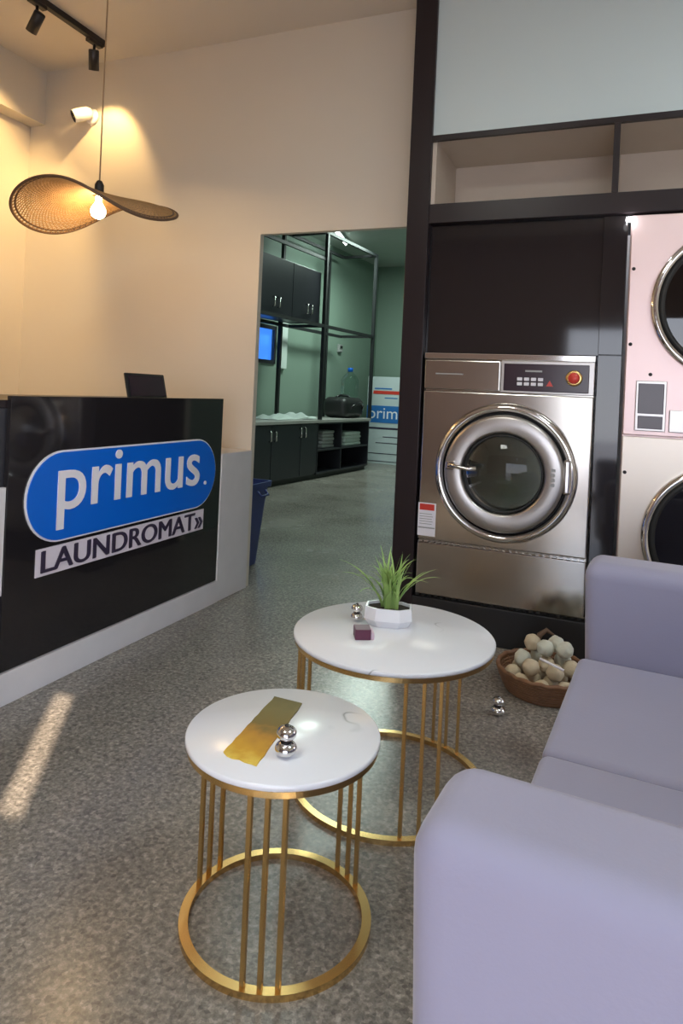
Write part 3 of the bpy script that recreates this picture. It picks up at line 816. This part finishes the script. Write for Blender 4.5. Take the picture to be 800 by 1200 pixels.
sw = thing('wall_socket', 'small dark device mounted on the green wall behind rack', 'device', FW(-.749, 3.31, 1.79), -AF)
MB().box(0, .04, -.06, .06, 0, .12, bev=.005).build('box', 'grey', sw)
MB().box(.04, .05, -.035, .035, .06, .1).build('plug', 'black', sw)
# items in the cubbies
def fold(name, label, x, y, z, sx, sy, h, m, nl):
    o = thing(name, label, 'towels', FW(x, y, z), -AF)
    for k in range(nl):
        q = MB().box(-sx+.01*(k % 2), sx, -sy, sy-.02*(k % 2), k*h/nl+.0005, (k+1)*h/nl-.001, bev=h/nl*.4, seg=3).build('towel', m, o)
        for pf in q.data.polygons: pf.use_smooth = True
    return o
fold('towel_stack', 'stack of grey towels in the left upper cubby', -.2, 1.80, .3805, .14, .17, .24, 'grey', 5)
fold('towel_stack', 'stack of pale towels in the right upper cubby', -.2, 2.55, .3805, .15, .26, .20, 'cloth', 4)
# cartons
def carton(label, z0, z1, loc, rz=0, w_=.82, d_=.68):
    o = thing('cardboard_carton', label, 'box', (loc[0], loc[1], z0), rz)
    MB().box(0, w_, 0, d_, 0, z1-z0, bev=.004).build('case', 'carton', o)
    return o
CX, CY = -3.905, 10.6
c1 = carton('white carton at the bottom of the stack at the end of the passage', .001, .655, (CX, CY))
c2 = carton('tall white carton with blue band and red print on top of the stack', .656, 1.43, (CX+.005, CY))
b = MB(); b.box(.0, .80, -.004, 0, .02, .30); bb = b.build('blue_band', 'cartonblue', c2)
text_mesh('band_lettering', 'primus', .27, frame((.04, -.006, .09), (1, 0, 0), (0, 0, 1)), 'white', c2, .001, .74)
b = MB(); b.box(.1, .56, -.003, 0, .49, .545); b.build('red_print', 'red', c2)
b = MB(); b.box(.12, .42, -.003, 0, .57, .59); b.box(.30, .52, -.003, 0, .42, .437); b.build('grey_print', 'cartonblue', c2)
b = MB(); b.box(.05, .70, -.003, 0, .57, .60); b.box(.30, .62, -.003, 0, .44, .452); b.box(.18, .62, -.003, 0, .34, .352); b.box(0, .82, -.003, 0, .165, .177); b.box(0, .82, -.003, 0, .04, .05)
b.build('dark_print', 'ink', c1)
# blue bin just through the passage
bn = thing('waste_bin', 'blue plastic waste bin standing just beyond the passage edge', 'bin', (-2.35, 3.86, 0))
def rr(z, s_, r_=.04):
    P_ = []
    for cx_, cy_, a0 in ((1, 1, 0), (-1, 1, 90), (-1, -1, 180), (1, -1, 270)):
        for k in range(5):
            a_ = R(a0+k*22.5); P_.append((cx_*(s_-r_)+r_*math.cos(a_), cy_*(s_*.8-r_)+r_*math.sin(a_), z))
    return P_
b = MB(); rings = [[b.bm.verts.new(v) for v in rr(z, s_)] for z, s_ in ((.0, .16), (.51, .205), (.51, .225), (.545, .228), (.545, .212), (.04, .155))]
b.bm.faces.new(rings[0][::-1]); b.bm.faces.new(rings[-1])
for A, B in zip(rings, rings[1:]):
    for k in range(20): b.bm.faces.new((A[k], A[(k+1) % 20], B[(k+1) % 20], B[k]))
b.build('body', 'bin', bn)
MB().tube([(.235, -.05, .50), (.262, -.045, .47), (.262, .045, .47), (.235, .05, .50)], .008, 8).build('handle', 'bin', bn)
# tube light in the back room
tl = thing('tube_light', 'bright fluorescent tube light on the back room ceiling', 'light', (-3.86, 9.1, 3.419), R(12))
MB().box(-.04, .04, -.4, .4, -.03, 0).build('housing', 'ceramic', tl)
MB().tube([(0, -.37, -.048), (0, .37, -.048)], .016, 10).build('tube', 'tube', tl)

# ------------------------------------------------------------------ outside: pavement and sun direction
sbox('ground_outside', 'asphalt', -12, 14, -16, -2.4, -.15, -.02)
SD = Vector((-.55, .83, -math.tan(R(31)))).normalized()
# ------------------------------------------------------------------ light
def area(name, loc, rot, sx, sy, e, col=(1, 1, 1), portal=False):
    l = bpy.data.lights.new(name, 'AREA'); l.shape = 'RECTANGLE'; l.size = sx; l.size_y = sy; l.energy = e; l.color = col
    o = bpy.data.objects.new(name, l); COL.objects.link(o); o.location = loc; o.rotation_euler = rot
    if portal: l.cycles.is_portal = True
    return o
sun = bpy.data.lights.new('sun', 'SUN'); sun.energy = 10; sun.angle = R(.4); sun.color = (1, .80, .60)
suo = bpy.data.objects.new('sun', sun); COL.objects.link(suo); suo.rotation_euler = SD.to_track_quat('-Z', 'Y').to_euler()
area('window_portal', (.95, -2.30, 1.05), (R(90), 0, R(180)), 3.3, 1.98, 1, portal=True)
# ceiling panels added as fill light, out of frame
def panel(name, label, x, y, e, col, sz=.6, z=CZ-.012):
    o = thing(name, label, 'light', (x, y, z))
    MB().box(-sz/2-.02, sz/2+.02, -sz/2-.02, sz/2+.02, -.03, 0, bev=.003).build('frame', 'ceramic', o)
    a_ = area('fill_lamp', (x, y, z-.04), (0, 0, 0), sz, sz, e, col)
    MB().box(-sz/2, sz/2, -sz/2, sz/2, -.034, -.031).build('diffuser', 'tube', o)
panel('fill_panel', 'square fill light panel added above the sofa, out of view', .9, 1.5, 7, (.86, .93, 1))
panel('fill_panel', 'square fill light panel added above the open floor, out of view', -1.0, .2, 12, (1, .93, .84))
pt = bpy.data.lights.new('bulb_lamp', 'POINT'); pt.energy = 5; pt.color = (1, .66, .32); pt.shadow_soft_size = .035
pto = bpy.data.objects.new('bulb_lamp', pt); COL.objects.link(pto); pto.location = PC+Vector((0, 0, -.085))
area('back_room_lamp', (-3.2, 8.9, 3.34), (0, 0, 0), .5, 1.2, 55, (.80, 1, .90))
area('back_room_lamp', (-2.4, 5.6, 3.38), (0, 0, 0), .3, 1.2, 22, (.80, 1, .93))  # greenish area lamp with no tube fitting of its own
pk_l = bpy.data.lights.new('puck_lamp', 'POINT'); pk_l.energy = .02; pk_l.shadow_soft_size = .02
pk_o = bpy.data.objects.new('puck_lamp', pk_l); COL.objects.link(pk_o); pk_o.location = (-.012, 3.18, 1.955)

W = bpy.data.worlds.new('world'); S.world = W; W.use_nodes = True
N = W.node_tree.nodes; L = W.node_tree.links
bgd = N['Background']; tc = N.new('ShaderNodeTexCoord'); sp = N.new('ShaderNodeSeparateXYZ'); L.new(tc.outputs['Generated'], sp.inputs[0])
cr_ = N.new('ShaderNodeValToRGB'); e = cr_.color_ramp.elements
e[0].position = .0; e[0].color = (.86, .89, .97, 1); e[1].position = .6; e[1].color = (.45, .62, .95, 1)
L.new(sp.outputs['Z'], cr_.inputs['Fac']); L.new(cr_.outputs['Color'], bgd.inputs['Color'])
bgd.inputs['Strength'].default_value = 4.2

S.view_settings.view_transform = 'Standard'; S.view_settings.look = 'None'
S.view_settings.exposure = .45; S.view_settings.gamma = 1; S.view_settings.use_curve_mapping = False
